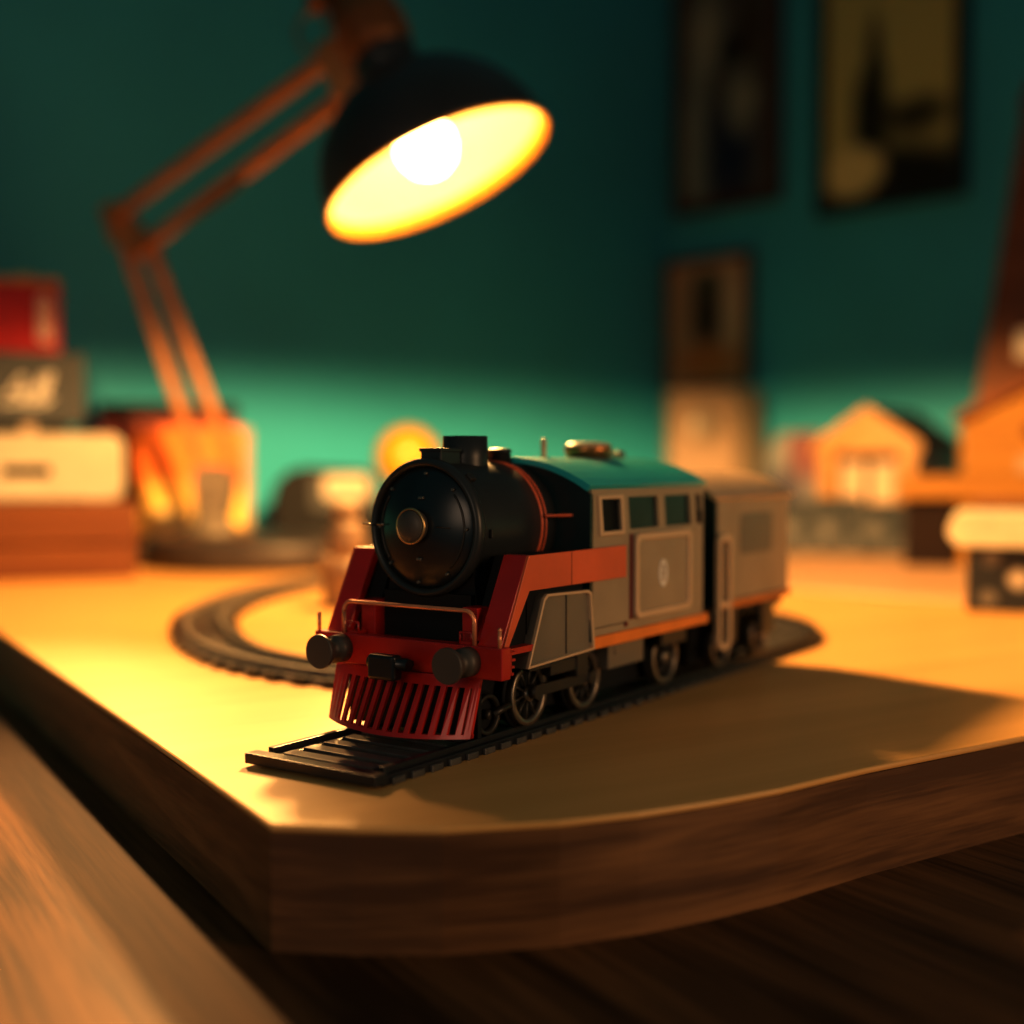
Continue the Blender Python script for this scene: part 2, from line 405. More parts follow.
# lamp in the middle of the smokebox door
mb = mbl(); mb.lathe([(.0062, .0640), (.0066, .0598), (.0061, .0587), (.0044, .0578), (.002, .0573), (0, .0572)], (0, 0, BZ + .001), (1, 0, 0), 40); hl = mb.build('headlamp', M['buffer'], loco)
mb = mbl(); mb.torus((.0598, 0, BZ + .001), (1, 0, 0), .0069, .0006); mb.build('lamp_rim', M['gold'], hl)
for an in (100, 265): # small studs on the face
    a = math.radians(an); mb = mbl(); r = .0125; mb.box((face_a(r) - .0004, r * math.cos(a), BZ + r * math.sin(a)), (.0012, .0024, .0011), .0002); mb.build('stud', M['steel'], sd)
mb = mbl(); mb.box((.0735, -.0198, BZ + .0205), (.004, .0035, .002), .0004, Matrix.Rotation(math.radians(45), 3, 'X')); mb.build('clamp', M['darksteel'], loco)
mb = mbl(); mb.box((.0775, -.0272, BZ - .002), (.0016, .0016, .0035), .0003); mb.build('clamp', M['darksteel'], loco)
# boiler fittings
mb = mbl(); mb.lathe([(.0098, .108), (.0096, .1165), (.0094, .1262), (.0086, .1262), (.0084, .118), (0, .118)], (.0965, 0, 0), (0, 0, 1), 40, caps=False); mb.build('chimney', M['blackgrey'], loco)
mb = mbl(); mb.span(.0728, .0862, -.0052, .0052, .1115, .1200, .0005); mb.span(.0723, .0866, -.0058, .0058, .1194, .1210, .0004); mb.build('lamp_box', M['blackgrey'], loco)
mb = mbl(); mb.lathe([(.0052, .110), (.0052, .1195), (.0056, .1197), (.0056, .1206), (.004, .1212), (0, .1214)], (.1215, 0, 0), (0, 0, 1), 28); mb.build('dome', M['blackgrey'], loco)
mb = mbl(); mb.torus((.1150, 0, BZ), (1, 0, 0), .0269, .0007, 72, 8); mb.torus((.1182, 0, BZ), (1, 0, 0), .0269, .0005, 72, 8); mb.build('boiler_band', M['orange_red'], loco)
mb = mbl(); mb.cyl((.1150, -.0285, BZ + .004), (.1370, -.0405, BZ + .004), .0007, n=8); mb.build('feed_pipe', M['orange_red'], loco)
# buffer beam and front deck
mb = mbl(); mb.span(.055, .061, -.048, .048, .0322, .0446, .0005); bb = mb.build('buffer_beam', M['red'], loco)
mb = mbl(); mb.span(.061, .082, -.0445, .0445, .0405, .0430); mb.build('front_deck', M['red'], loco)
mb = mbl(); mb.span(.0700, .0735, -.0225, .0225, .043, .062); mb.build('front_plate', M['matteblack'], loco)
mb = mbl(); mb.span(.0600, .0625, -.033, .033, .0078, .0325); mb.build('slot_shade_plate', M['matteblack'], loco)  # black plate added so the cowcatcher slots look shaded
for sg in (-1, 1):
    mb = mbl(); mb.span(.0640, .0735, sg * .0225, sg * .030, .043, .058, .0004); mb.build('deck_block', M['red'], loco)
    mb = mbl(); mb.span(.0575, .0625, sg * .026, sg * .032, .0446, .0456); mb.cyl((.0578, sg * .0262, .0446), (.0578, sg * .0262, .0492), .0005, n=6); mb.cyl((.0578, sg * .0318, .0446), (.0578, sg * .0318, .0492), .0005, n=6)
    mb.cyl((.0578, sg * .0262, .0492), (.0578, sg * .0318, .0492), .0005, n=6); mb.build('lamp_bracket', M['red'], loco)
    mb = mbl(); mb.cyl((.056, sg * .0463, .0440), (.056, sg * .0463, .0515), .0008, n=10); mb.sphere((.056, sg * .0463, .0515), .0009, 10); mb.build('marker_post', M['railcopper'], loco)
    mb = mbl(); mb.lathe([(.0068, .0405), (.0070, .0410), (.0070, .0422), (.0045, .0430), (.0045, .0490), (.0056, .0492), (.0058, .0552)], (0, sg * .0325, .0385), (1, 0, 0), 36)
    mb.build('buffer', M['buffer'], loco)
    mb = mbl()
    for k in range(4): mb.span(.0612, .0632 + .0006 * k, sg * .0440, sg * .0478, .0335 + .0027 * k, .0345 + .0027 * k)
    mb.span(.061, .0618, sg * .0440, sg * .0478, .0335, .0430); mb.build('footstep', M['red'], loco)
mb = mbl(); mb.span(.0440, .0550, -.0030, .0030, .0325, .0372, .0006); mb.span(.0405, .0465, -.0068, .0068, .0300, .0400, .0014); mb.cyl((.0440, -.012, .0365), (.0440, .008, .0365), .0024, n=14); mb.span(.047, .055, -.0055, .0055, .034, .0365, .0004)
mb.build('coupling_hook', M['black'], loco)
rail_pts = [(.0572, -.0335, .0446), (.0572, -.0335, .0535)]
for k in range(7): a = math.radians(90 * k / 6); rail_pts.append((.0572, -.0335 + .0042 * (1 - math.cos(a)), .0535 + .0042 * math.sin(a)))
rail_pts += [(.0572, -y, z) for (_, y, z) in rail_pts[::-1]]
mb = mbl(); mb.tube(rail_pts, .0009, 10); mb.build('hand_rail', M['railcopper'], loco)
# cowcatcher: arched in plan, slatted
def cow(y, f):                            # f 0 at top .. 1 at the bottom
    q = 1 - (y / .037) ** 2
    return (.0565 - .0035 * q - f * (.006 + .007 * q), y * (1 - .02 * f), .0322 - f * (.0225 + .001 * q))
def cow_bar(mb, y0, y1, f0, f1, n, th=.0016):
    rings = []
    for i in range(n + 1):
        y = y0 + (y1 - y0) * i / n; a, b = Vector(cow(y, f0)), Vector(cow(y, f1)); k = Vector((th, 0, 0))
        rings.append([a, b, b + k, a + k])
    mb.loft(rings, smooth=False)
mb = mbl(); cow_bar(mb, -.037, .037, 0, .17, 24); cow_bar(mb, -.037, .037, .93, 1.0, 24, .0022)
cow_bar(mb, -.037, -.0345, .1, 1, 2); cow_bar(mb, .031, .037, .1, 1, 2); NBAR = 13
for k in range(NBAR):
    y = -.0325 + .062 * k / (NBAR - 1)
    cow_bar(mb, y - .0011, y + .0011, .12, .97, 1)
mb.build('cowcatcher', M['red'], loco)
# skirts and bands either side
for sg in (-1, 1):
    mb = mbl(); mb.prism([(.0572, .0405), (.0610, .0405), (.0815, .0785), (.0770, .0785)], xz(), sg * .0335, sg * .0446); mb.build('front_skirt', M['red'], loco, bevel=.0003)
    mb = mbl(); mb.prism([(.0572, .0385), (.0594, .0385), (.0775, .0645), (.155, .0645), (.155, .0785), (.0770, .0785)], xz(), sg * .0442, sg * .0456); sb = mb.build('side_band', M['orange_red'], loco, bevel=.0002)
    mb = mbl(); mb.span(.1085, .1088, sg * .0450, sg * .0457, .0646, .0784); mb.build('seam', M['darkred'], sb)
    mb = mbl(); mb.prism([(.083, .0405), (.083, .0640), (.1275, .0640), (.1275, .0405)], xz(), sg * .030, sg * .0405); mb.prism([(.0655, .043), (.128, .043), (.128, .0775), (.0815, .0775)], xz(), sg * .026, sg * .0400); mb.prism([(.0815, .066), (.128, .066), (.128, .0775), (.0815, .0775)], xz(), sg * .0395, sg * .0441); mb.build('side_tank', M['matteblack'], loco)
    # fender panel over the leading wheels
    fo = [(.0775, .0335), (.1290, .0352), (.1262, .0600), (.1235, .0612), (.0915, .0622), (.0890, .0605)]
    cx, cz = .105, .047
    fi = [(cx + (p - cx) * .94, cz + (q - cz) * .92) for p, q in fo]
    mb = mbl(); mb.prism(fo, xz(), sg * .036, sg * .0436); fd = mb.build('fender', M['grey'], loco)
    mb = mbl(); ringframe(mb, fo, fi, xz(), sg * .0430, sg * .0450); mb.build('fender_rim', M['tan_light'], fd, bevel=.0002)
    mb = mbl(); mb.span(.1072, .1076, sg * .0434, sg * .0440, .036, .0605); mb.build('seam', M['black'], fd)
# cab
def arch(hw, z0, ze, zp, n=16):
    pts = [(-hw, z0), (-hw, ze)]
    for i in range(1, n): y = -hw + 2 * hw * i / n; pts.append((y, ze + (zp - ze) * (1 - abs(y / hw) ** 2.2)))
    return pts + [(hw, ze), (hw, z0)]
mb = mbl(); mb.prism(arch(.0412, .0405, .1015, .1135), yz, .1285, .2330); cab = mb.build('cab_interior', M['matteblack'], loco)
mb = mbl(); mb.prism(arch(.0440, .0385, .1015, .1148), yz, .1262, .1286); mb.build('cab_front', M['darkteal'], loco)
mb = mbl(); mb.prism(arch(.0438, .0385, .1015, .1140), yz, .2330, .2350); mb.build('cab_rear', M['darkteal'], loco)
mb = mbl()
zin = arch(.0425, .1005, .1030, .1150)[1:-1]; zout = arch(.0446, .1005, .1052, .1174)[1:-1]
for a0, a1 in ((.1255, .2385),):
    R0 = [(a0, y, z) for y, z in zout] + [(a0, y, z) for y, z in zin[::-1]]; R1 = [(a1, p[1], p[2]) for p in R0]
    mb.loft([R0, R1], smooth=False)
rf = mb.build('cab_roof', M['teal'], loco)
WIN = [(.1345, .1515), (.1590, .1865), (.1935, .2200)]
for sg in (-1, 1):
    mb = mbl(); y0, y1 = sg * .0420, sg * .0440
    mb.span(.1275, .2350, y0, y1, .0405, .0853); mb.span(.1275, .2350, y0, y1, .0998, .1036)
    xs = [.1275] + [x for w in WIN for x in w] + [.2262, .2320, .2350]
    for k in range(0, len(xs), 2):
        L_, R_ = xs[k], xs[k + 1]; lean = .0018
        mb.prism([(L_ + (lean if k else 0), .0853), (R_ + (lean if k < 8 else 0), .0853), (R_, .0998), (L_, .0998)], xz(), y0, y1)
    mb.build('cab_side', M['tan'], loco)
    for k, (x0, x1) in enumerate(WIN):
        mb = mbl(); mb.prism([(x0 + .0016, .0850), (x1 + .002, .0850), (x1 + .0003, .1), (x0 - .0003, .1)], xz(), sg * .0414, sg * .0427)
        w = mb.build('cab_window', M['glass'] if k == 0 else M['glass2'], loco)
        if k == 0:
            o_ = [(x0 - .0010, .0835), (x1 + .0036, .0835), (x1 + .0018, .1010), (x0 - .0028, .1010)]; i_ = [(x0 + .0018, .0853), (x1 + .0012, .0853), (x1 - .0006, .0992), (x0, .0992)]
            mb = mbl(); ringframe(mb, o_, i_, xz(), sg * .0438, sg * .0450); mb.build('window_frame', M['tan_light'], w, bevel=.0003)
    # raised side door with a round-cornered frame and an oval badge
    mb = mbl(); mb.prism(rrect(.1625, .2180, .0448, .0832, .003), xz(), sg * .0438, sg * .0456); dr = mb.build('cab_door', M['tan'], loco)
    mb = mbl(); ringframe(mb, rrect(.1625, .2180, .0448, .0832, .004), rrect(.1655, .2150, .0478, .0802, .0025), xz(), sg * .0450, sg * .0466); mb.build('door_frame', M['tan_light'], dr, bevel=.0004)
    ell = lambda rx, rz: [(.1895 + rx * math.cos(2 * PI * k / 28), .0638 + rz * math.sin(2 * PI * k / 28)) for k in range(28)]
    mb = mbl(); ringframe(mb, ell(.0040, .0064), ell(.0022, .0044), xz(), sg * .0454, sg * .0460); mb.box((.1895, sg * .0457, .0650), (.0012, .0006, .0016)); mb.box((.1897, sg * .0457, .0622), (.0012, .0006, .0014)); mb.build('oval_badge', M['white'], dr)
    mb = mbl(); mb.span(.1604, .1625, sg * .0436, sg * .0444, .0448, .0832); mb.build('door_shadow', M['darkred'], dr)  # shadow gap beside the door, painted as a dark red strip
    mb = mbl(); mb.span(.1275, .2400, sg * .0405, sg * .0448, .0350, .0403, .0005); mb.build('running_board', M['orange'], loco)
    mb = mbl(); mb.span(.1300, .1560, sg * .0440, sg * .0444, .0438, .0441); mb.build('panel_line', M['darksteel'], loco)
    mb = mbl(); mb.box((.1565, sg * .0445, .0432), (.0022, .001, .0022), .0003); mb.build('latch', M['darkred'], loco)
# things on the cab roof
mb = mbl(); mb.cyl((.1575, 0, .113), (.1575, 0, .1250), .0014, n=14); mb.sphere((.1575, 0, .1250), .0015, 12); mb.build('whistle', M['tan_light'], loco)
mb = mbl(); mb.lathe([(.0106, .1135), (.0108, .1195), (.0116, .1198), (.0116, .1228), (.0098, .1243), (.004, .1248), (0, .1248)], (.1975, 0, 0), (0, 0, 1), 40); rh = mb.build('roof_hatch', M['copper'], loco)
mb = mbl(); mb.lathe([(.0112, .1226), (.0114, .1234), (.0098, .1247), (.004, .1252), (0, .1252)], (.1975, 0, 0), (0, 0, 1), 40); mb.build('hatch_lid', M['tan_light'], rh)
for a in (.2175, .2285):
    mb = mbl(); mb.lathe([(.0018, .113), (.0018, .1175), (.0028, .118), (.0028, .1205), (.001, .1212), (0, .1213)], (a, 0, 0), (0, 0, 1), 16); mb.build('roof_valve', M['steel'], loco)
# wheels
def wheel(a, r, yw, spokes, parent, o, zr=ZR, mat='steel'):
    for sg in (-1, 1):
        ys = sg * yw; zc = zr + r; ax = (0, 1, 0)
        mb = MB(o)
        mb.lathe([(r * .80, -.0024), (r, -.0024), (r, .0006), (r * 1.0, .0012), (r * .80, .0012), (r * .80, -.0024)], (a, ys, zc), (0, sg, 0), 40, caps=False)
        mb.lathe([(0, -.0015), (r * .24, -.0015), (r * .24, .0016), (r * .12, .0022), (0, .0022)], (a, ys, zc), (0, sg, 0), 20)
        w = mb.build('wheel', M[mat], parent)
        mb = MB(o); mb.lathe([(0, -.0034), (r * 1.12, -.0034), (r * 1.12, -.0022), (r * .82, -.0018), (0, -.0018)], (a, ys, zc), (0, sg, 0), 40); mb.build('wheel_flange', M['matteblack'], w)
        if spokes:
            for k in range(spokes):
                an = 2 * PI * k / spokes + .2; c, s_ = math.cos(an), math.sin(an); mb = MB(o)
                mb.tube([(a + c * r * .2, ys, zc + s_ * r * .2), (a + c * r * .86, ys, zc + s_ * r * .86)], r * .045, 6); mb.build('spoke', M['darksteel'], w)
    mb = MB(o); mb.cyl((a, -yw, zr + r), (a, yw, zr + r), r * .2, n=16); mb.build('axle', M['matteblack'], parent)
WY = .0305
for a in (.0985, .1425, .2190): wheel(a, .0132, WY, 10, loco, OL)
wheel(.0735, .0082, .0275, 0, loco, OL, mat='darksteel')
for sg in (-1, 1):
    mb = mbl(); mb.prism([(.0965, .0185), (.1445, .0185), (.1445, .0230), (.0965, .0230)], xz(), sg * .0335, sg * .0350)
    mb.cyl((.0985, sg * .0330, .0205), (.0985, sg * .0362, .0205), .0030, n=18); mb.cyl((.1425, sg * .0330, .0205), (.1425, sg * .0362, .0205), .0030, n=18); mb.build('coupling_rod', M['darksteel'], loco)
    mb = mbl(); mb.span(.1060, .1300, sg * .0325, sg * .0372, .0262, .0318, .0004); mb.span(.1260, .1350, sg * .0325, sg * .0378, .0230, .0350, .0004); mb.span(.0900, .1060, sg * .0335, sg * .0372, .0300, .0330, .0004); mb.build('valve_gear', M['darksteel'], loco)
    mb = mbl(); mb.span(.1530, .1860, sg * .028, sg * .0375, .0225, .0348, .0006); mb.cyl((.160, sg * .0370, .0300), (.160, sg * .0380, .0300), .0016, n=12); mb.build('spring_box', M['grey'], loco)
    mb = mbl(); mb.span(.2060, .2320, sg * .0330, sg * .0365, .0262, .0345, .0006); mb.build('axle_box', M['darksteel'], loco)
    mb = mbl(); mb.cyl((.0740, sg * .0300, .0144), (.0850, sg * .0310, .0170), .0014, n=10); mb.build('guide_rod', M['darksteel'], loco)
mb = mbl(); mb.span(.2345, .2470, -.004, .004, .0260, .0320, .001); mb.build('drawbar', M['matteblack'], loco)

# ------------------------------------------------------------------ tender wagon
OT = (.305, 0, ZR)
tn = thing('toy_tender', 'tan boxy toy tender wagon with a curved beige roof behind the cab', 'toy wagon', LW(.305, 0, ZR), RZ)
mb = MB(OT); mb.prism(arch(.0385, .0400, .0965, .1085), yz, .2635, .3590); body = mb.build('wagon_body', M['tan'], tn, bevel=.0006)
mb = MB(OT); mb.prism(arch(.0380, .0400, .0960, .1080), yz, .2620, .2636); mb.build('front_wall', M['darkteal'], tn)
mb = MB(OT); zin = arch(.0382, .09, .0955, .1088)[1:-1]; zout = arch(.0405, .09, .0970, .1108)[1:-1]
R0 = [(.2590, y, z) for y, z in zout] + [(.2590, y, z) for y, z in zin[::-1]]; mb.loft([R0, [(.3625, p[1], p[2]) for p in R0]], smooth=False)
mb.build('wagon_roof', M['tan_light'], tn, bevel=.0003)
for sg in (-1, 1):
    mb = MB(OT); mb.prism(rrect(.292, .334, .066, .088, .003), xz(), sg * .0382, sg * .0388); mb.build('side_panel', M['grey'], tn)
    mb = MB(OT); mb.span(.2635, .3590, sg * .036, sg * .0400, .0385, .0425, .0005); mb.build('sill_beam', M['copper'], tn)
    mb = MB(OT); ringframe(mb, rrect(.2585, .2745, .0180, .0780, .005), rrect(.2617, .2713, .0210, .0745, .003), xz(), sg * .0395, sg * .0420); mb.span(.2610, .2720, sg * .0395, sg * .042, .0400, .0430); mb.build('entry_rail', M['tan_light'], tn, bevel=.0004)
    for a in (.284, .335):
        mb = MB(OT); mb.span(a - .0085, a + .0085, sg * .0325, sg * .0365, .0190, .0385, .0008); mb.build('axle_box', M['darksteel'], tn)
mb = MB(OT); mb.span(.2480, .3600, -.034, .034, .0330, .0400, .0006); mb.span(.2600, .3520, -.0235, .0235, .0095, .0335); mb.build('wagon_frame', M['matteblack'], tn)
for a in (.284, .335): wheel(a, .0112, .0300, 0, tn, OT)

# ------------------------------------------------------------------ desk lamp
BASE = Vector((-.283, 1.448, 0))
lamp = thing('desk_lamp', 'wooden-armed desk lamp with a glowing black shade leaning over the train', 'lamp', BASE)
def mbx(): return MB(BASE)
mb = mbx(); mb.lathe([(.138, 0), (.141, .003), (.141, .026), (.138, .031), (.130, .0335), (0, .0335)], BASE, (0, 0, 1), 72); mb.build('lamp_base', M['lampbase'], lamp)
def bar(mb, p, q, w, t):
    p, q = Vector(p), Vector(q); d = (q - p).normalized(); side = d.cross(Vector((0, 1, 0))).normalized(); n = d.cross(side)
    ring = lambda c: [c + side * w / 2 + n * t / 2, c - side * w / 2 + n * t / 2, c - side * w / 2 - n * t / 2, c + side * w / 2 - n * t / 2]
    mb.loft([ring(p), ring(q)], smooth=False)
    return mb
DB, DE, DH = 1.44, 1.40, 1.075
mb = mbx(); pb = at(213, 524, DB); mb.lathe([(.036, .0335), (.036, .040), (.022, .046), (.020, .070), (0, .070)], (pb.x, DB, 0), (0, 0, 1), 32); mb.build('pivot_post', M['grey'], lamp)
mb = mbx(); j = at(214, 482, DB); mb.cyl(j - Vector((0, .024, 0)), j + Vector((0, .024, 0)), .020, n=28); mb.prism([(-.018, -.036), (.018, -.036), (.026, .012), (-.020, .016)], lambda p, q, t: (j.x + p, j.y + t, j.z + q), -.020, .020); mb.build('pivot_bracket', M['grey'], lamp)
for a, b in (((205, 480), (122, 236)), ((238, 478), (152, 250))):
    mb = mbx(); bar(mb, at(*a, DB), at(*b, DE), .0125, .012); mb.build('lower_arm', M['lampwood'], lamp, bevel=.002)
for a, b in (((112, 218), (330, 58)), ((137, 253), (348, 94))):
    mb = mbx(); bar(mb, at(*a, DE - .02), at(*b, DH), .0130, .012); mb.build('upper_arm', M['lampwood'], lamp, bevel=.002)
mb = mbx(); q = [at(106, 212, DE), at(122, 205, DE), at(158, 244, DE), at(150, 260, DE), at(118, 248, DE)]
mb.loft([[p + Vector((0, -.028, 0)) for p in q], [p + Vector((0, -.016, 0)) for p in q]], smooth=False)
mb.loft([[p + Vector((0, .010, 0)) for p in q], [p + Vector((0, .020, 0)) for p in q]], smooth=False)
for px, py in ((121, 230), (147, 247)): c = at(px, py, DE); mb.cyl(c - Vector((0, .033, 0)), c + Vector((0, .026, 0)), .006, n=14)
mb.build('elbow_plate', M['copper'], lamp, bevel=.001)
mb = mbx(); q = [at(318, 50, DH), at(338, 42, DH), at(362, 88, DH), at(352, 108, DH), at(334, 100, DH)]
mb.loft([[p + Vector((0, -.016, 0)) for p in q], [p + Vector((0, .012, 0)) for p in q]], smooth=False)
hp = at(352, 62, DH); mb.cyl(hp, at(372, 50, 1.045), .010, n=16); mb.build('head_bracket', M['copper'], lamp, bevel=.001)
mb = mbx(); pts = [at(130, 250, DE) + (at(340, 92, DH) - at(130, 250, DE)) * t + Vector((0, 0, -.012 * math.sin(PI * t) - .004)) for t in [i / 20 * .55 + .05 for i in range(21)]]
mb.tube(pts, .003, 8); mb.build('power_cord', M['lampblack'], lamp)
mb = mbx(); c = at(313, 33, 1.09); pts = [c + Vector((.014 * math.cos(k * .45), -.004 + .0006 * k, .017 * math.sin(k * .45))) for k in range(15)]; mb.tube(pts, .0018, 8); mb.build('cord_loop', M['steel'], lamp)
# shade
AX = Vector((.42, -.12, -.90)).normalized(); OC = at(439, 175, 1.0); RS = .0945
def L2(prof, name, mat, caps=False, par=lamp, bev=0):
    mb = mbx(); mb.lathe(prof, OC, AX, 72, caps=caps); return mb.build(name, mat, par)
dome = []
for i in range(25):
    t = i / 24; th = t * math.radians(74)
    dome.append((.024 + (RS - .024) * (math.cos(th) - math.cos(math.radians(74))) / (1 - math.cos(math.radians(74))), -.088 * math.sin(th) / math.sin(math.radians(74))))
outer = dome + [(.0236, -.091), (.0245, -.097), (.0262, -.102), (.0262, -.108), (.023, -.110), (0, -.110)]
sh = L2([(RS - .0012, .0)] + outer, 'lamp_shade', M['lampblack'])
L2([(RS - .0012, 0)] + [(max(r - .0022, .02), h + .001) for r, h in dome[1:]] + [(0, -.0868)], 'shade_lining', M['lining'], par=sh)['label'] = 'glowing cream inside of the shade'
L2([(.024, -.109), (.0275, -.113), (.0275, -.150), (.025, -.153), (.0255, -.190), (.022, -.212), (0, -.214)], 'lamp_socket', M['socket'])
mb = mbx(); mb.lathe([(RS - .0045, -.0085), (RS - .0026, -.004), (RS - .0014, .0006), (RS + .0004, .0008), (RS + .0004, -.001)], OC, AX, 72, caps=False); mb.build('shade_rim', M['rim'], sh)['label'] = 'rim of the shade with an orange-yellow glow painted on'
for hh in (-.122, -.134): 
    mb = mbx(); mb.torus(OC + AX * hh, AX, .0278, .0022, 40, 8); mb.build('socket_ring', M['socket'], lamp)
mb = mbx(); c = OC + AX * (-.150) + Vector((-.028, -.012, 0)); mb.cyl(c, c + Vector((-.012, -.006, 0)), .007, n=16); mb.build('switch', M['socket'], lamp)
bc = OC + AX * (-.026)
mb = mbx(); mb.lathe([(0, .024), (.009, .0227), (.017, .017), (.022, .007), (.023, -.002), (.0195, -.014), (.0125, -.030), (.0115, -.052), (0, -.054)], bc, AX, 36); bl = mb.build('bulb', M['bulb'], lamp); bl['label'] = 'glowing warm white bulb'

# ------------------------------------------------------------------ things on the left
def yawbox(o): pass
wb = thing('wooden_box', 'low brown wooden box at the left holding the cream case', 'box', (-.53, 1.36, 0))
OW = Vector((-.53, 1.36, 0)); XR = at(137, 560, 1.265).x
mb = MB(OW); mb.span(-.68, XR, 1.265, 1.415, 0, .0335, .002); mb.build('box_body', M['brownwood'], wb)
mb = MB(OW); mb.span(-.68, XR + .001, 1.263, 1.415, .0360, .0765, .002); mb.build('box_lid', M['brownwood'], wb)
mb = MB(OW); mb.span(-.676, XR - .004, 1.268, 1.412, .0335, .0360); mb.build('seam', M['darkred'], wb)
# cream case
XC = at(124, 470, 1.30).x; OCC = Vector((XC - .11, 1.37, .0765))
cc = thing('cream_case', 'cream round-cornered case with a dark slot, on the brown wooden box', 'case', OCC)
mb = MB(OCC); mb.prism(rrect(XC - .22, XC, .0765, .1465, .014), xz(), 1.30, 1.40); cb = mb.build('case_body', M['cream'], cc, bevel=.003)
a, b = at(11, 466, 1.30), at(55, 476, 1.30)
mb = MB(OCC); mb.span(a.x, b.x, 1.298, 1.302, b.z, a.z, .001); mb.build('slot', M['matteblack'], cc)
mb = MB(OCC); mb.span(XC - .21, XC - .035, 1.2985, 1.301, .0785, .0905, .001); mb.build('front_strip', M['cream'], cc)
# grey sign box with pale handwriting
p0, p1 = at(-60, 424, 1.34), at(84, 353, 1.34); OG = Vector(((p0.x + p1.x) / 2, 1.37, .1465))
gb = thing('grey_box', 'dark grey box with pale handwritten script, standing on the cream case', 'box', OG)
mb = MB(OG); mb.span(p0.x, p1.x, 1.34, 1.42, p0.z, p1.z, .003); gbb = mb.build('box_body', M['greybox'], gb)
mb = MB(OG); mb.span(p0.x + .01, p1.x - .02, 1.35, 1.41, .1465, p0.z); mb.build('plinth', M['matteblack'], gb)
mb = MB(OG); q = at(32, 430, 1.34); mb.span(q.x - .007, q.x + .007, 1.343, 1.350, .1465, p0.z + .002, .001); mb.build('stem', M['beige'], gb)
scr = [[(6, 404), (12, 396), (19, 386), (26, 377), (27, 388), (26, 402), (24, 394), (15, 393)],
       [(38, 391), (32, 390), (29, 397), (32, 402), (38, 397), (42, 384), (46, 374), (43, 388), (41, 401), (46, 398)],
       [(46, 398), (50, 388), (54, 377), (51, 375), (48, 388), (49, 401), (55, 398)], [(8, 406), (22, 404), (36, 406), (50, 404)]]
mb = MB(OG)
for st in scr: mb.tube([Vector(at(x, y, 1.339)) for x, y in catmull([Vector(p) for p in st], 6)], .0014, 6)
mb.build('handwriting', M['white'], gbb)
# red tin
q0, q1 = at(-22, 351, 1.355), at(60, 284, 1.355); OR = Vector(((q0.x + q1.x) / 2, 1.385, q0.z)); OR.z = p1.z
rt = thing('red_tin', 'red tin with pale vertical lettering and gold rim, topmost at the left', 'tin', OR)
w = q1.x - q0.x
mb = MB(OR); mb.prism(rrect(q0.x, q1.x, 1.355, 1.415, .010), lambda p, q, t: (p, q, t), OR.z, q1.z); tb = mb.build('tin_body', M['redtin'], rt, bevel=.001)
mb = MB(OR); mb.prism(rrect(q0.x - .001, q1.x + .001, 1.354, 1.416, .010), lambda p, q, t: (p, q, t), q1.z, q1.z + .006); mb.lathe([(.012, 0), (.012, .006), (0, .008)], ((q0.x + q1.x) / 2 + .008, 1.385, q1.z + .006), n=20); mb.build('tin_lid', M['gold'], rt, bevel=.001)
mb = MB(OR)
for k in range(4):
    c = at(45, 336 - 11.5 * k, 1.3545); mb.torus((c.x, c.y, c.z), (0, 1, 0), .0052, .0021, 20, 8)
mb.build('lettering', M['white'], tb)
# orange tin behind the lamp base, dark red box with a black lid behind it
YO = 1.612
s0, s1 = at(141, 520, YO), at(251, 427, YO); OO = Vector(((s0.x + s1.x) / 2, YO + .025, 0)); W2, HO = (s1.x - s0.x) / 2, s1.z
M['orangetin'] = blobs('orange_tin_glow', (.80, .20, .035), [(-.035, .045, .045, .050, (.95, .62, .16), .5), (.050, .040, .028, .045, (.95, .60, .14), .5), (-.030, .030, .030, .030, (1.0, .80, .42), .5)], .45)  # yellow ellipses paint the lamp's glow onto the orange
ot = thing('orange_tin', 'bright orange tin with painted yellow lamp glow behind the lamp arm', 'tin', OO)
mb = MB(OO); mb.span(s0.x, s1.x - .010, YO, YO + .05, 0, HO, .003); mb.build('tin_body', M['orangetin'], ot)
mb = MB(OO); mb.span(s1.x - .0102, s1.x, YO + .002, YO + .05, 0, HO - .001, .002); mb.build('side_edge', M['beige'], ot)['label'] = 'pale side edge'
YD = 1.672; r0, r1 = at(108, 492, YD), at(236, 418, YD); OD = Vector(((r0.x + r1.x) / 2, YD + .02, 0))
db = thing('dark_red_box', 'dark red box with black lid, half hidden behind the orange tin', 'box', OD)
mb = MB(OD); mb.span(r0.x, r1.x, YD, YD + .045, 0, r1.z, .002); mb.build('box_body', M['darkred'], db)
mb = MB(OD); mb.span(r0.x - .004, r1.x + .002, YD - .003, YD + .048, r1.z, r1.z + .019, .004); mb.build('box_lid', M['matteblack'], db)
# black gadget with a lit cream front
YG = 1.70; g0, g1 = at(273, 512, YG), at(378, 467, YG); OGd = Vector(((g0.x + g1.x) / 2, YG + .04, 0))
gd = thing('black_radio', 'small rounded black radio with a pale lit front panel beside the lamp base', 'radio', OGd)
mb = MB(OGd); Wg, Hg = g1.x - g0.x, g1.z
prof = [(g0.x + .002, 0), (g1.x - .002, 0), (g1.x, .01), (g1.x, Hg * .70)] + [(g1.x - Wg * .12 * (1 - math.cos(a)), Hg * .70 + Hg * .26 * math.sin(a)) for a in (.5, 1.0, 1.5)] + [(g0.x + Wg * .30, Hg), (g0.x + Wg * .14, Hg * .93), (g0.x + Wg * .04, Hg * .78), (g0.x, Hg * .55)]
mb.prism(prof, xz(), YG, YG + .08); mb.build('casing', M['matteblack'], gd, bevel=.004)
u0, u1 = at(312, 510, YG), at(376, 474, YG)
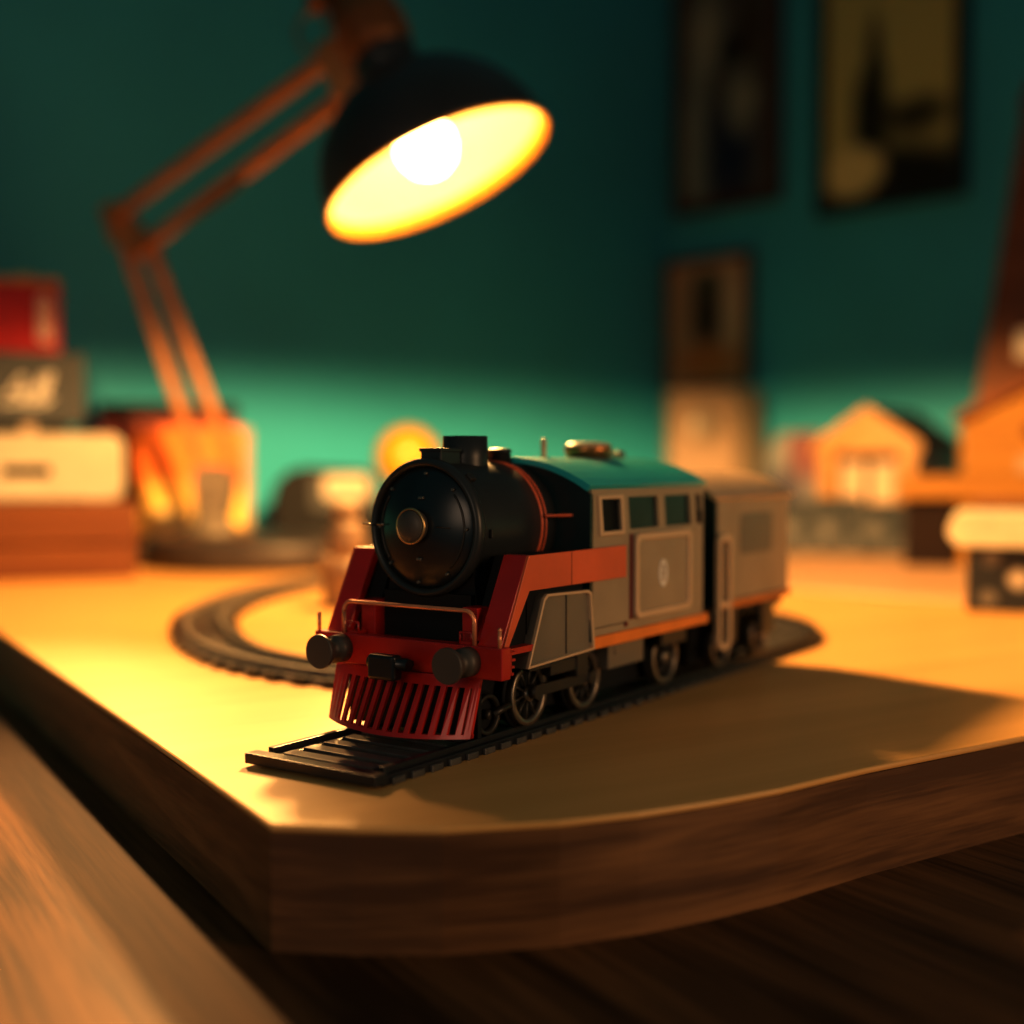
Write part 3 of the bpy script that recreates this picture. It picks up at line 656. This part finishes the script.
mb = MB(OGd); mb.prism(rrect(u0.x, u1.x, u0.z, u1.z, .008), xz(), YG - .004, YG + .002); fp = mb.build('front_panel', M['greybox'], gd)
u0, u1 = at(324, 499, YG), at(370, 475, YG)
mb = MB(OGd); mb.prism(rrect(u0.x, u1.x, u0.z, u1.z, .010), xz(), YG - .007, YG - .003); mb.build('dial', M['cream'], fp)
# yellow ball on a stand
YB = 1.62; bcn = at(408, 458, YB); rb = .0425; OB = Vector((bcn.x, YB, 0))
yb = thing('yellow_ball', 'glossy yellow ball on a short stand behind the boiler', 'ball', OB)
mb = MB(OB); mb.sphere(bcn, rb, 40); mb.build('ball', M['yellow'], yb)
mb = MB(OB); mb.lathe([(.038, 0), (.038, .006), (.014, .012), (.010, bcn.z - rb - .006), (.018, bcn.z - rb + .002), (0, bcn.z - rb + .002)], OB, n=28); mb.build('stand', M['lampbase'], yb)
# beige turned figure on the board
YP = 1.0; pc = at(346, 612, YP); OP = Vector((pc.x, YP, 0))
pg = thing('wooden_figure', 'blurred beige turned wooden figure left of the locomotive', 'figure', OP)
k = YP / F
mb = MB(OP); mb.lathe([(.018, 0), (.0185, .004), (.018, .014), (.0195, .020), (.0205, .028), (.019, .036), (.0165, .040)], OP, n=36); mb.lathe([(.0165, .039), (.0158, .050), (.0145, .064), (.0115, .069), (0, .070)], OP, n=36); mb.build('body', M['beige'], pg)
mb = MB(OP); mb.lathe([(.008, .069), (.0108, .073), (.0115, .078), (.009, .0835), (0, .0855)], OP, n=30); mb.build('head', M['beige'], pg)
mb = MB(OP); mb.sphere((OP.x - .012, OP.y - .010, .036), .0085, 18); mb.build('arm', M['beige'], pg)

# ------------------------------------------------------------------ pictures on the right wall
RN = Vector((-.712, -.702))               # right wall's inward normal
RZW = math.atan2(RD.y, RD.x)
def on_wall(px, py, gap=0.0):
    q = CORNER + RN * gap
    X = (px - 512) / F; Y = -(py - 512) / F; r = Vector((X, cp + Y * sp, -sp + Y * cp))
    t = (q.x * RN.x + q.y * RN.y) / (r.x * RN.x + r.y * RN.y); p = r * t
    return (Vector((p.x, p.y)) - q).dot(RD), p.z + H
def picture(name, label, px0, px1, pyb, pyt, fw, fmat, pic, gap=.004, zbot=None, hh=None):
    d0, _ = on_wall(px0, 300); d1, _ = on_wall(px1, 300); _, z0 = on_wall((px0 + px1) / 2, pyb); z1 = on_wall((px0 + px1) / 2, pyt)[1]
    if zbot is not None: z0 = zbot
    w, h = (d1 - d0) / 2, (z1 - z0) / 2
    c = CORNER + RD * ((d0 + d1) / 2) + RN * (gap + .018)
    t = thing(name, label, 'picture', (c.x, c.y, (z0 + z1) / 2), RZW, 'framed pictures on the right wall')
    f = lambda p, q, s: (p, s, q)         # local +y points into the wall
    mb = MB(); ringframe(mb, [(-w, -h), (w, -h), (w, h), (-w, h)], [(-w + fw, -h + fw), (w - fw, -h + fw), (w - fw, h - fw), (-w + fw, h - fw)], f, 0, .018); mb.build('frame', fmat, t, bevel=.002)
    mb = MB(); mb.span(-w + fw * .6, w - fw * .6, .006, .016, -h + fw * .6, h - fw * .6); mb.build('painting', pic(w, h), t)
    return t, w, h
picture('framed_picture', 'blue-grey abstract picture in a dark red frame, left one of the upper two', 678, 783, 209, -70, .022, M['picred'],
        lambda w, h: blobs('abstract_print', (.09, .075, .058), [(-.4 * w, .25 * h, .30 * w, .30 * h, (.34, .32, .22), .9), (-.55 * w, -.5 * h, .25 * w, .6 * h, (.24, .27, .22), .9), (.1 * w, -.6 * h, .45 * w, .40 * h, (.012, .02, .05), .8), (.1 * w, .1 * h, .20 * w, .16 * h, (.006, .008, .01), .7), (.45 * w, .1 * h, .22 * w, .4 * h, (.05, .025, .012), .8), (.3 * w, -.25 * h, .25 * w, .22 * h, (.28, .28, .2), .9)], noise=.05))
picture('framed_picture', 'olive picture of a dark spire and a pale round form in a black frame', 820, 968, 207, -60, .020, M['picblack'],
        lambda w, h: blobs('landscape_print', (.48, .42, .15), [(0, -.95 * h, 1.3 * w, .42 * h, (.012, .010, .006), .4), (-.22 * w, -.30 * h, .26 * w, .42 * h, (.014, .012, .006), .5), (-.20 * w, .0 * h, .12 * w, .45 * h, (.016, .013, .006), .6), (.35 * w, -.36 * h, .45 * w, .14 * h, (.04, .03, .01), .8), (-.48 * w, -.70 * h, .42 * w, .20 * h, (.70, .58, .25), .4)], noise=.02))
zb = .252
# cream cabinet near the corner, with the small picture standing on it
YC2 = 2.30
e0, e1 = at(669, 470, YC2), at(737, 388, YC2)
OCb = Vector(((e0.x + e1.x) / 2, YC2 + .03, 0))
sp_ = thing('cream_speaker', 'cream boxy speaker with a round grey badge in the corner of the room', 'speaker', OCb)
mb = MB(OCb); mb.loft([[(e0.x, YC2, z), (e1.x, YC2, z), (e1.x + .055, YC2 + .045, z), (e1.x + .02, YC2 + .085, z), (e0.x, YC2 + .085, z)] for z in (0, e1.z)], smooth=False); mb.build('cabinet', M['fawn'], sp_, bevel=.004)
c = at(704, 426, YC2)
mb = MB(OCb); mb.lathe([(.030, -.002), (.030, .003), (.026, .005), (0, .005)], (c.x, YC2, c.z), (0, -1, 0), 36); mb.build('badge', M['grey'], sp_)
# the small picture leans on the wall above the speaker
picture('framed_picture', 'small framed picture of a dark figure, standing above the cream speaker', 670, 755, 388, 257, .010, M['picred'],
        lambda w, h: blobs('figure_print', (.48, .30, .17), [(0, .10 * h, .34 * w, .55 * h, (.035, .022, .012), .6), (0, .55 * h, .34 * w, .22 * h, (.05, .055, .03), .7), (.1 * w, -.62 * h, .75 * w, .30 * h, (.60, .19, .05), .7), (.6 * w, .2 * h, .2 * w, .6 * h, (.60, .42, .28), .8)]), gap=.004)

# ------------------------------------------------------------------ things on the right
def gnd(px, py, z=0):
    X = (px - 512) / F; Y = -(py - 512) / F; r = Vector((X, cp + Y * sp, -sp + Y * cp)); t = (z - H) / r.z
    return Vector((r.x * t, r.y * t))
ps = thing('plywood_sheet', 'thin pale wood sheet lying on the board under the toy houses', 'sheet', (.55, 1.45, 0))
q = [gnd(770, 586, .004), gnd(965, 601, .004), gnd(1120, 606, .004), Vector((1.02, 1.66)), Vector((.62, 2.02)), Vector((.36, 1.95))]
mb = MB((.55, 1.45, 0)); mb.loft([[(p.x, p.y, 0.0003) for p in q], [(p.x, p.y, .004) for p in q]], smooth=False); mb.build('sheet', M['palewood'], ps, bevel=.0008)
ZS = .004
# toy garage
YH = 1.62
h0, h1 = at(816, 520, YH), at(917, 450, YH); hp = at(868, 411, YH); OHg = Vector((hp.x, YH + .09, ZS)); xc = (h0.x + h1.x) / 2; hw = (h1.x - h0.x) / 2; ze = at(868, 446, YH).z
SKX = .10                                  # the long side runs back to the right
gh = thing('toy_garage', 'toy wooden garage with pale double doors and a dark roof', 'toy house', OHg)
def gpt(x, y, z): return (x, y, z)
hwG = hw
d0, d1 = at(834, 515, YH), at(898, 453, YH)
fn = lambda p, q, t: gpt(p, t, q)
mb = MB(OHg); mb.prism([(h0.x, ZS), (d0.x, ZS), (d0.x, d1.z), (d1.x, d1.z), (d1.x, ZS), (h1.x, ZS), (h1.x, ze), (xc, hp.z), (h0.x, ze)], fn, YH, YH + .012); mb.build('front_wall', M['orangewood'], gh)
mb = MB(OHg); mb.prism([(h0.x + .002, ZS), (h1.x - .002, ZS), (h1.x - .002, ze - .002), (xc, hp.z - .004), (h0.x + .002, ze - .002)], fn, YH + .012, YH + .25); mb.build('house_body', M['darkred'], gh)
mb = MB(OHg)
for sg, xa in ((-1, h0.x), (1, h1.x)):
    mb.prism([(xc, hp.z), (xa + sg * .006, ze - .004), (xa + sg * .006, ze + .004), (xc, hp.z + .008)], fn, YH + .004, YH + .26)
mb.build('roof', M['roof'], gh)
mb = MB(OHg)
for sg, xa in ((-1, h0.x), (1, h1.x)):
    mb.prism([(xc, hp.z - .010), (xa + sg * .007, ze - .013), (xa + sg * .007, ze + .005), (xc, hp.z + .009)], fn, YH - .005, YH + .004)
mb.build('gable_trim', M['orangewood'], gh)
mb = MB(OHg); mb.span(d0.x + .0005, d1.x - .0005, YH + .0095, YH + .0122, ZS, d1.z - .001); mb.build('recess_shade_panel', M['matteblack'], gh)  # black panel painting in the shade of the door opening
for x0, x1 in ((d0.x + .002, (d0.x + d1.x) / 2 - .001), ((d0.x + d1.x) / 2 + .001, d1.x - .002)):
    mb = MB(OHg); mb.span(x0 + .003, x1 - .002, YH + .004, YH + .0094, ZS, d1.z - .012, .001); mb.build('door', M['beige'], gh)
# grey speckled blocks in front of it
M['speckle'] = blobs('speckled_grey', (.050, .058, .064), [(-.018, .030, .012, .010, (.15, .15, .15), .6), (.016, .012, .011, .009, (.14, .14, .14), .6), (-.008, .004, .010, .008, (.13, .13, .13), .6), (.024, .040, .010, .009, (.12, .12, .12), .6)], .6)
for px0, px1, pyt, Y, lab in ((786, 822, 502, 1.555, 'leftmost grey speckled block in front of the toy garage'), (824, 862, 498, 1.535, 'grey speckled block before the left garage door'), (864, 917, 504, 1.515, 'widest grey speckled block, right end in front of the garage')):
    a, b = at(px0, 540, Y), at(px1, pyt, Y); o = Vector(((a.x + b.x) / 2, Y + .02, ZS))
    mb = MB(o); mb.span(a.x, b.x, Y, Y + .04, ZS, b.z, .003); ob = mb.build('stone_block', M['speckle']); ob.location = o; tag(ob, lab, 'block', 'grey blocks in front of the toy garage')
# pale pinkish book behind the garage
a, b = at(766, 500, 1.86), at(822, 432, 1.86); o = Vector(((a.x + b.x) / 2, 1.88, ZS))
M['palebook'] = blobs('pale_print', (.15, .15, .16), [(.02, .13, .03, .04, (.17, .07, .07), .8), (-.02, .06, .03, .05, (.05, .05, .08), .8), (-.03, .14, .02, .04, (.18, .20, .21), .8)], .6)
pb_ = thing('pale_box', 'pale pinkish-grey box standing behind the toy garage', 'box', o)
mb = MB(o); mb.prism([(a.x, ZS), (b.x, ZS), (b.x, b.z), (a.x + .025, b.z), (a.x + .008, b.z - .02)], xz(), 1.86, 1.90); mb.build('box_body', M['palebook'], pb_, bevel=.003)
# little shelf with the big toy house on it
YS = 1.36
a, b = at(900, 500, YS), at(1075, 474, YS); zs0, zs1 = at(900, 499, YS).z, at(900, 475, YS).z; OS = Vector((a.x + .08, YS + .07, ZS))
sh_ = thing('wooden_shelf', 'low orange wooden shelf carrying the big toy house', 'shelf', OS)
mb = MB(OS); mb.span(a.x, b.x, YS, YS + .14, zs0, zs1, .002); mb.build('shelf_board', M['orangewood'], sh_)
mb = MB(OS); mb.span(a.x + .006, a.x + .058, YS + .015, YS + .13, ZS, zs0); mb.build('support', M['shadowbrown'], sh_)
mb = MB(OS); mb.span(a.x + .062, a.x + .078, YS + .015, YS + .13, ZS, zs0); mb.build('post', M['orangewood'], sh_)
mb = MB(OS); mb.span(b.x - .03, b.x - .01, YS + .015, YS + .13, ZS, zs0); mb.build('post', M['orangewood'], sh_)
YH2 = YS + .035
h0 = at(950, 470, YH2); xc = at(1016, 400, YH2).x; hw = xc - h0.x; ze, zt = at(950, 418, YH2).z, at(1016, 384, YH2).z
OB2 = Vector((xc, YH2 + .05, zs1))
bh = thing('toy_house', 'big orange toy house with round gable hole, on the low wooden shelf', 'toy house', OB2)
mb = MB(OB2); mb.prism([(xc - hw, zs1), (xc + hw, zs1), (xc + hw, ze), (xc, zt), (xc - hw, ze)], xz(), YH2, YH2 + .10); mb.build('house_body', M['orangewood'], bh, bevel=.002)
mb = MB(OB2)
for sg in (-1, 1): mb.prism([(xc, zt - .002), (xc + sg * (hw + .006), ze - .006), (xc + sg * (hw + .006), ze + .006), (xc, zt + .010)], xz(), YH2 - .008, YH2 + .105)
mb.build('roof', M['brownwood'], bh, bevel=.001)
c = at(1012, 432, YH2); mb = MB(OB2); mb.lathe([(.0075, -.001), (.0075, .0015), (.005, .0015), (.005, -.001)], (c.x, YH2, c.z), (0, -1, 0), 24); mb.lathe([(.005, .0006), (0, .0006)], (c.x, YH2, c.z), (0, -1, 0), 24); mb.build('gable_hole', M['brownwood'], bh)
c0, c1 = at(1000, 473, YH2), at(1026, 456, YH2); mb = MB(OB2); mb.span(c0.x, c1.x, YH2 - .002, YH2 + .002, c0.z, c1.z, .0008); mb.build('door', M['beige'], bh)
# tall tapering wooden tower behind it
YT = 1.60
a, t0_, b = at(972, 420, YT), at(1021, 105, YT), at(1075, 420, YT); OTw = Vector(((a.x + b.x) / 2, YT + .05, ZS))
tw = thing('wooden_tower', 'tall tapering reddish wooden tower with a pale plate at the right edge', 'tower', OTw)
xb0 = a.x - (a.z - ZS) * (t0_.x - a.x) / (t0_.z - a.z); cxm = (a.x + b.x) / 2; hb = cxm - xb0; ht = cxm - t0_.x
mb = MB(OTw); mb.loft([[(cxm - hb, YT, ZS), (cxm + hb, YT, ZS), (cxm + hb, YT + .12, ZS), (cxm - hb, YT + .12, ZS)], [(cxm - ht, YT + .04, t0_.z), (cxm + ht, YT + .04, t0_.z), (cxm + ht, YT + .08, t0_.z), (cxm - ht, YT + .08, t0_.z)]], smooth=False); mb.build('tower_body', M['brownwood'], tw, bevel=.003)
mb = MB(OTw); mb.lathe([(ht * 1.25, 0), (ht * 1.25, .012), (0, .05)], (cxm, YT + .06, t0_.z), n=4, smooth=False); mb.build('cap', M['darkred'], tw)
c0, c1 = at(1008, 360, YT + .018), at(1034, 332, YT + .018); mb = MB(OTw); mb.span(c0.x, c1.x, YT + .012, YT + .026, c0.z, c1.z, .002); mb.build('plate', M['white'], tw)
# patterned grey box with a cream cushion lid
YX = .975
a, b = at(966, 611, YX), at(1110, 546, YX); OX = Vector(((a.x + b.x) / 2, YX + .06, 0))
M['spotted'] = blobs('white_spotted_grey', (.040, .042, .046), [(-.038, .041, .007, .006, (.24, .22, .19), .5), (-.018, .026, .008, .008, (.60, .52, .40), .5), (-.040, .011, .007, .006, (.22, .20, .17), .5), (.006, .036, .010, .008, (.34, .28, .22), .5), (.012, .010, .012, .009, (.4, .33, .26), .5)], .6)
gx = thing('spotted_box', 'grey box with pale spots under the cream cushion at the right edge', 'box', OX)
mb = MB(OX); mb.span(a.x, b.x, YX, YX + .11, 0, b.z - .001, .002); mb.build('box_body', M['spotted'], gx)
c0, c1 = at(948, 549, YX), at(1125, 514, YX); OY = Vector(((c0.x + c1.x) / 2, YX + .06, b.z))
mb = MB(OY); mb.prism(rrect(c0.x, c1.x, b.z, c1.z, .0125), xz(), YX - .008, YX + .12); cu = mb.build('cream_cushion', M['softcream'], bevel=.004); cu.location = OY
tag(cu, 'cream rounded cushion lying on the spotted grey box', 'cushion')

def turn(o, piv, deg):
    th = math.radians(deg); c_, s_ = math.cos(th), math.sin(th); d = o.location - Vector((piv[0], piv[1], 0))
    o.location = (piv[0] + c_ * d.x - s_ * d.y, piv[1] + s_ * d.x + c_ * d.y, o.location.z); o.rotation_euler.z += th
turn(wb, (XR, 1.265), 20); turn(cc, (XC, 1.30), 17); turn(gb, (p1.x, 1.34), 19); turn(rt, (q1.x, 1.355), 20); turn(ot, (s1.x, YO), 12); turn(db, (r1.x, YD), 12); turn(gd, (g1.x, YG), 8)
bpy.context.view_layer.update()
turn(gh, (OHg.x + hwG, YH), -32)
for o in (sh_, bh): turn(o, (at(900, 500, YS).x, YS), -17)
turn(tw, (at(972, 420, YT).x, YT), -20)
for o in (gx, cu): turn(o, (at(966, 611, YX).x, YX), -21)

# ------------------------------------------------------------------ light
def area(name, loc, target, size, power, col, sy=None):
    l = bpy.data.lights.new(name, 'AREA'); l.size = size; l.energy = power; l.color = col
    if sy: l.shape = 'RECTANGLE'; l.size_y = sy
    l.spread = math.radians(80); o = bpy.data.objects.new(name, l); COL.objects.link(o); o.location = loc
    o.rotation_euler = (Vector(target) - Vector(loc)).to_track_quat('-Z', 'Y').to_euler(); return o
sl = bpy.data.lights.new('lamp_light', 'SPOT'); sl.energy = 1.0; sl.color = (1.0, .56, .20); sl.spot_size = math.radians(179); sl.spot_blend = .17; sl.shadow_soft_size = .026
sl.use_nodes = True; lt = sl.node_tree; em = lt.nodes['Emission']
lf = lt.nodes.new('ShaderNodeLightFalloff'); lf.inputs['Strength'].default_value = 102; lf.inputs['Smooth'].default_value = 0
lt.links.new(lf.outputs['Constant'], em.inputs['Strength'])
so = bpy.data.objects.new('lamp_light', sl); COL.objects.link(so); so.location = at(448, 210, 1.0)
area('side_fill', (1.05, -.10, .30), (.02, .6, .06), .45, .95, (1.0, .60, .32))  # unseen fill added to brighten the cab side
area('front_fill', (-.45, -.60, .36), (-.05, .5, .06), .5, .38, (1.0, .70, .48))  # unseen fill added to brighten the train's front
cl2 = bpy.data.lights.new('desk_fill_spot', 'SPOT'); cl2.energy = 40; cl2.color = (1.0, .52, .19); cl2.spot_size = math.radians(27); cl2.spot_blend = .8; cl2.shadow_soft_size = .02  # unseen spot added in mid-air to light the left of the desk
co = bpy.data.objects.new('desk_fill_spot', cl2); COL.objects.link(co); co.location = (-.45, 1.45, .62)
co.rotation_euler = (Vector((-.26, .39, ZD)) - Vector((-.45, 1.45, .62))).to_track_quat('-Z', 'Y').to_euler()
W = bpy.data.worlds.new('world'); S.world = W; W.use_nodes = True
W.node_tree.nodes['Background'].inputs['Color'].default_value = (.18, .66, .68, 1); W.node_tree.nodes['Background'].inputs['Strength'].default_value = .085

S.view_settings.view_transform = 'Standard'; S.view_settings.look = 'None'; S.view_settings.exposure = .52; S.view_settings.gamma = .80
S.cycles.use_denoising = True
S.cycles.max_bounces = 6
S.cycles.sample_clamp_indirect = 4
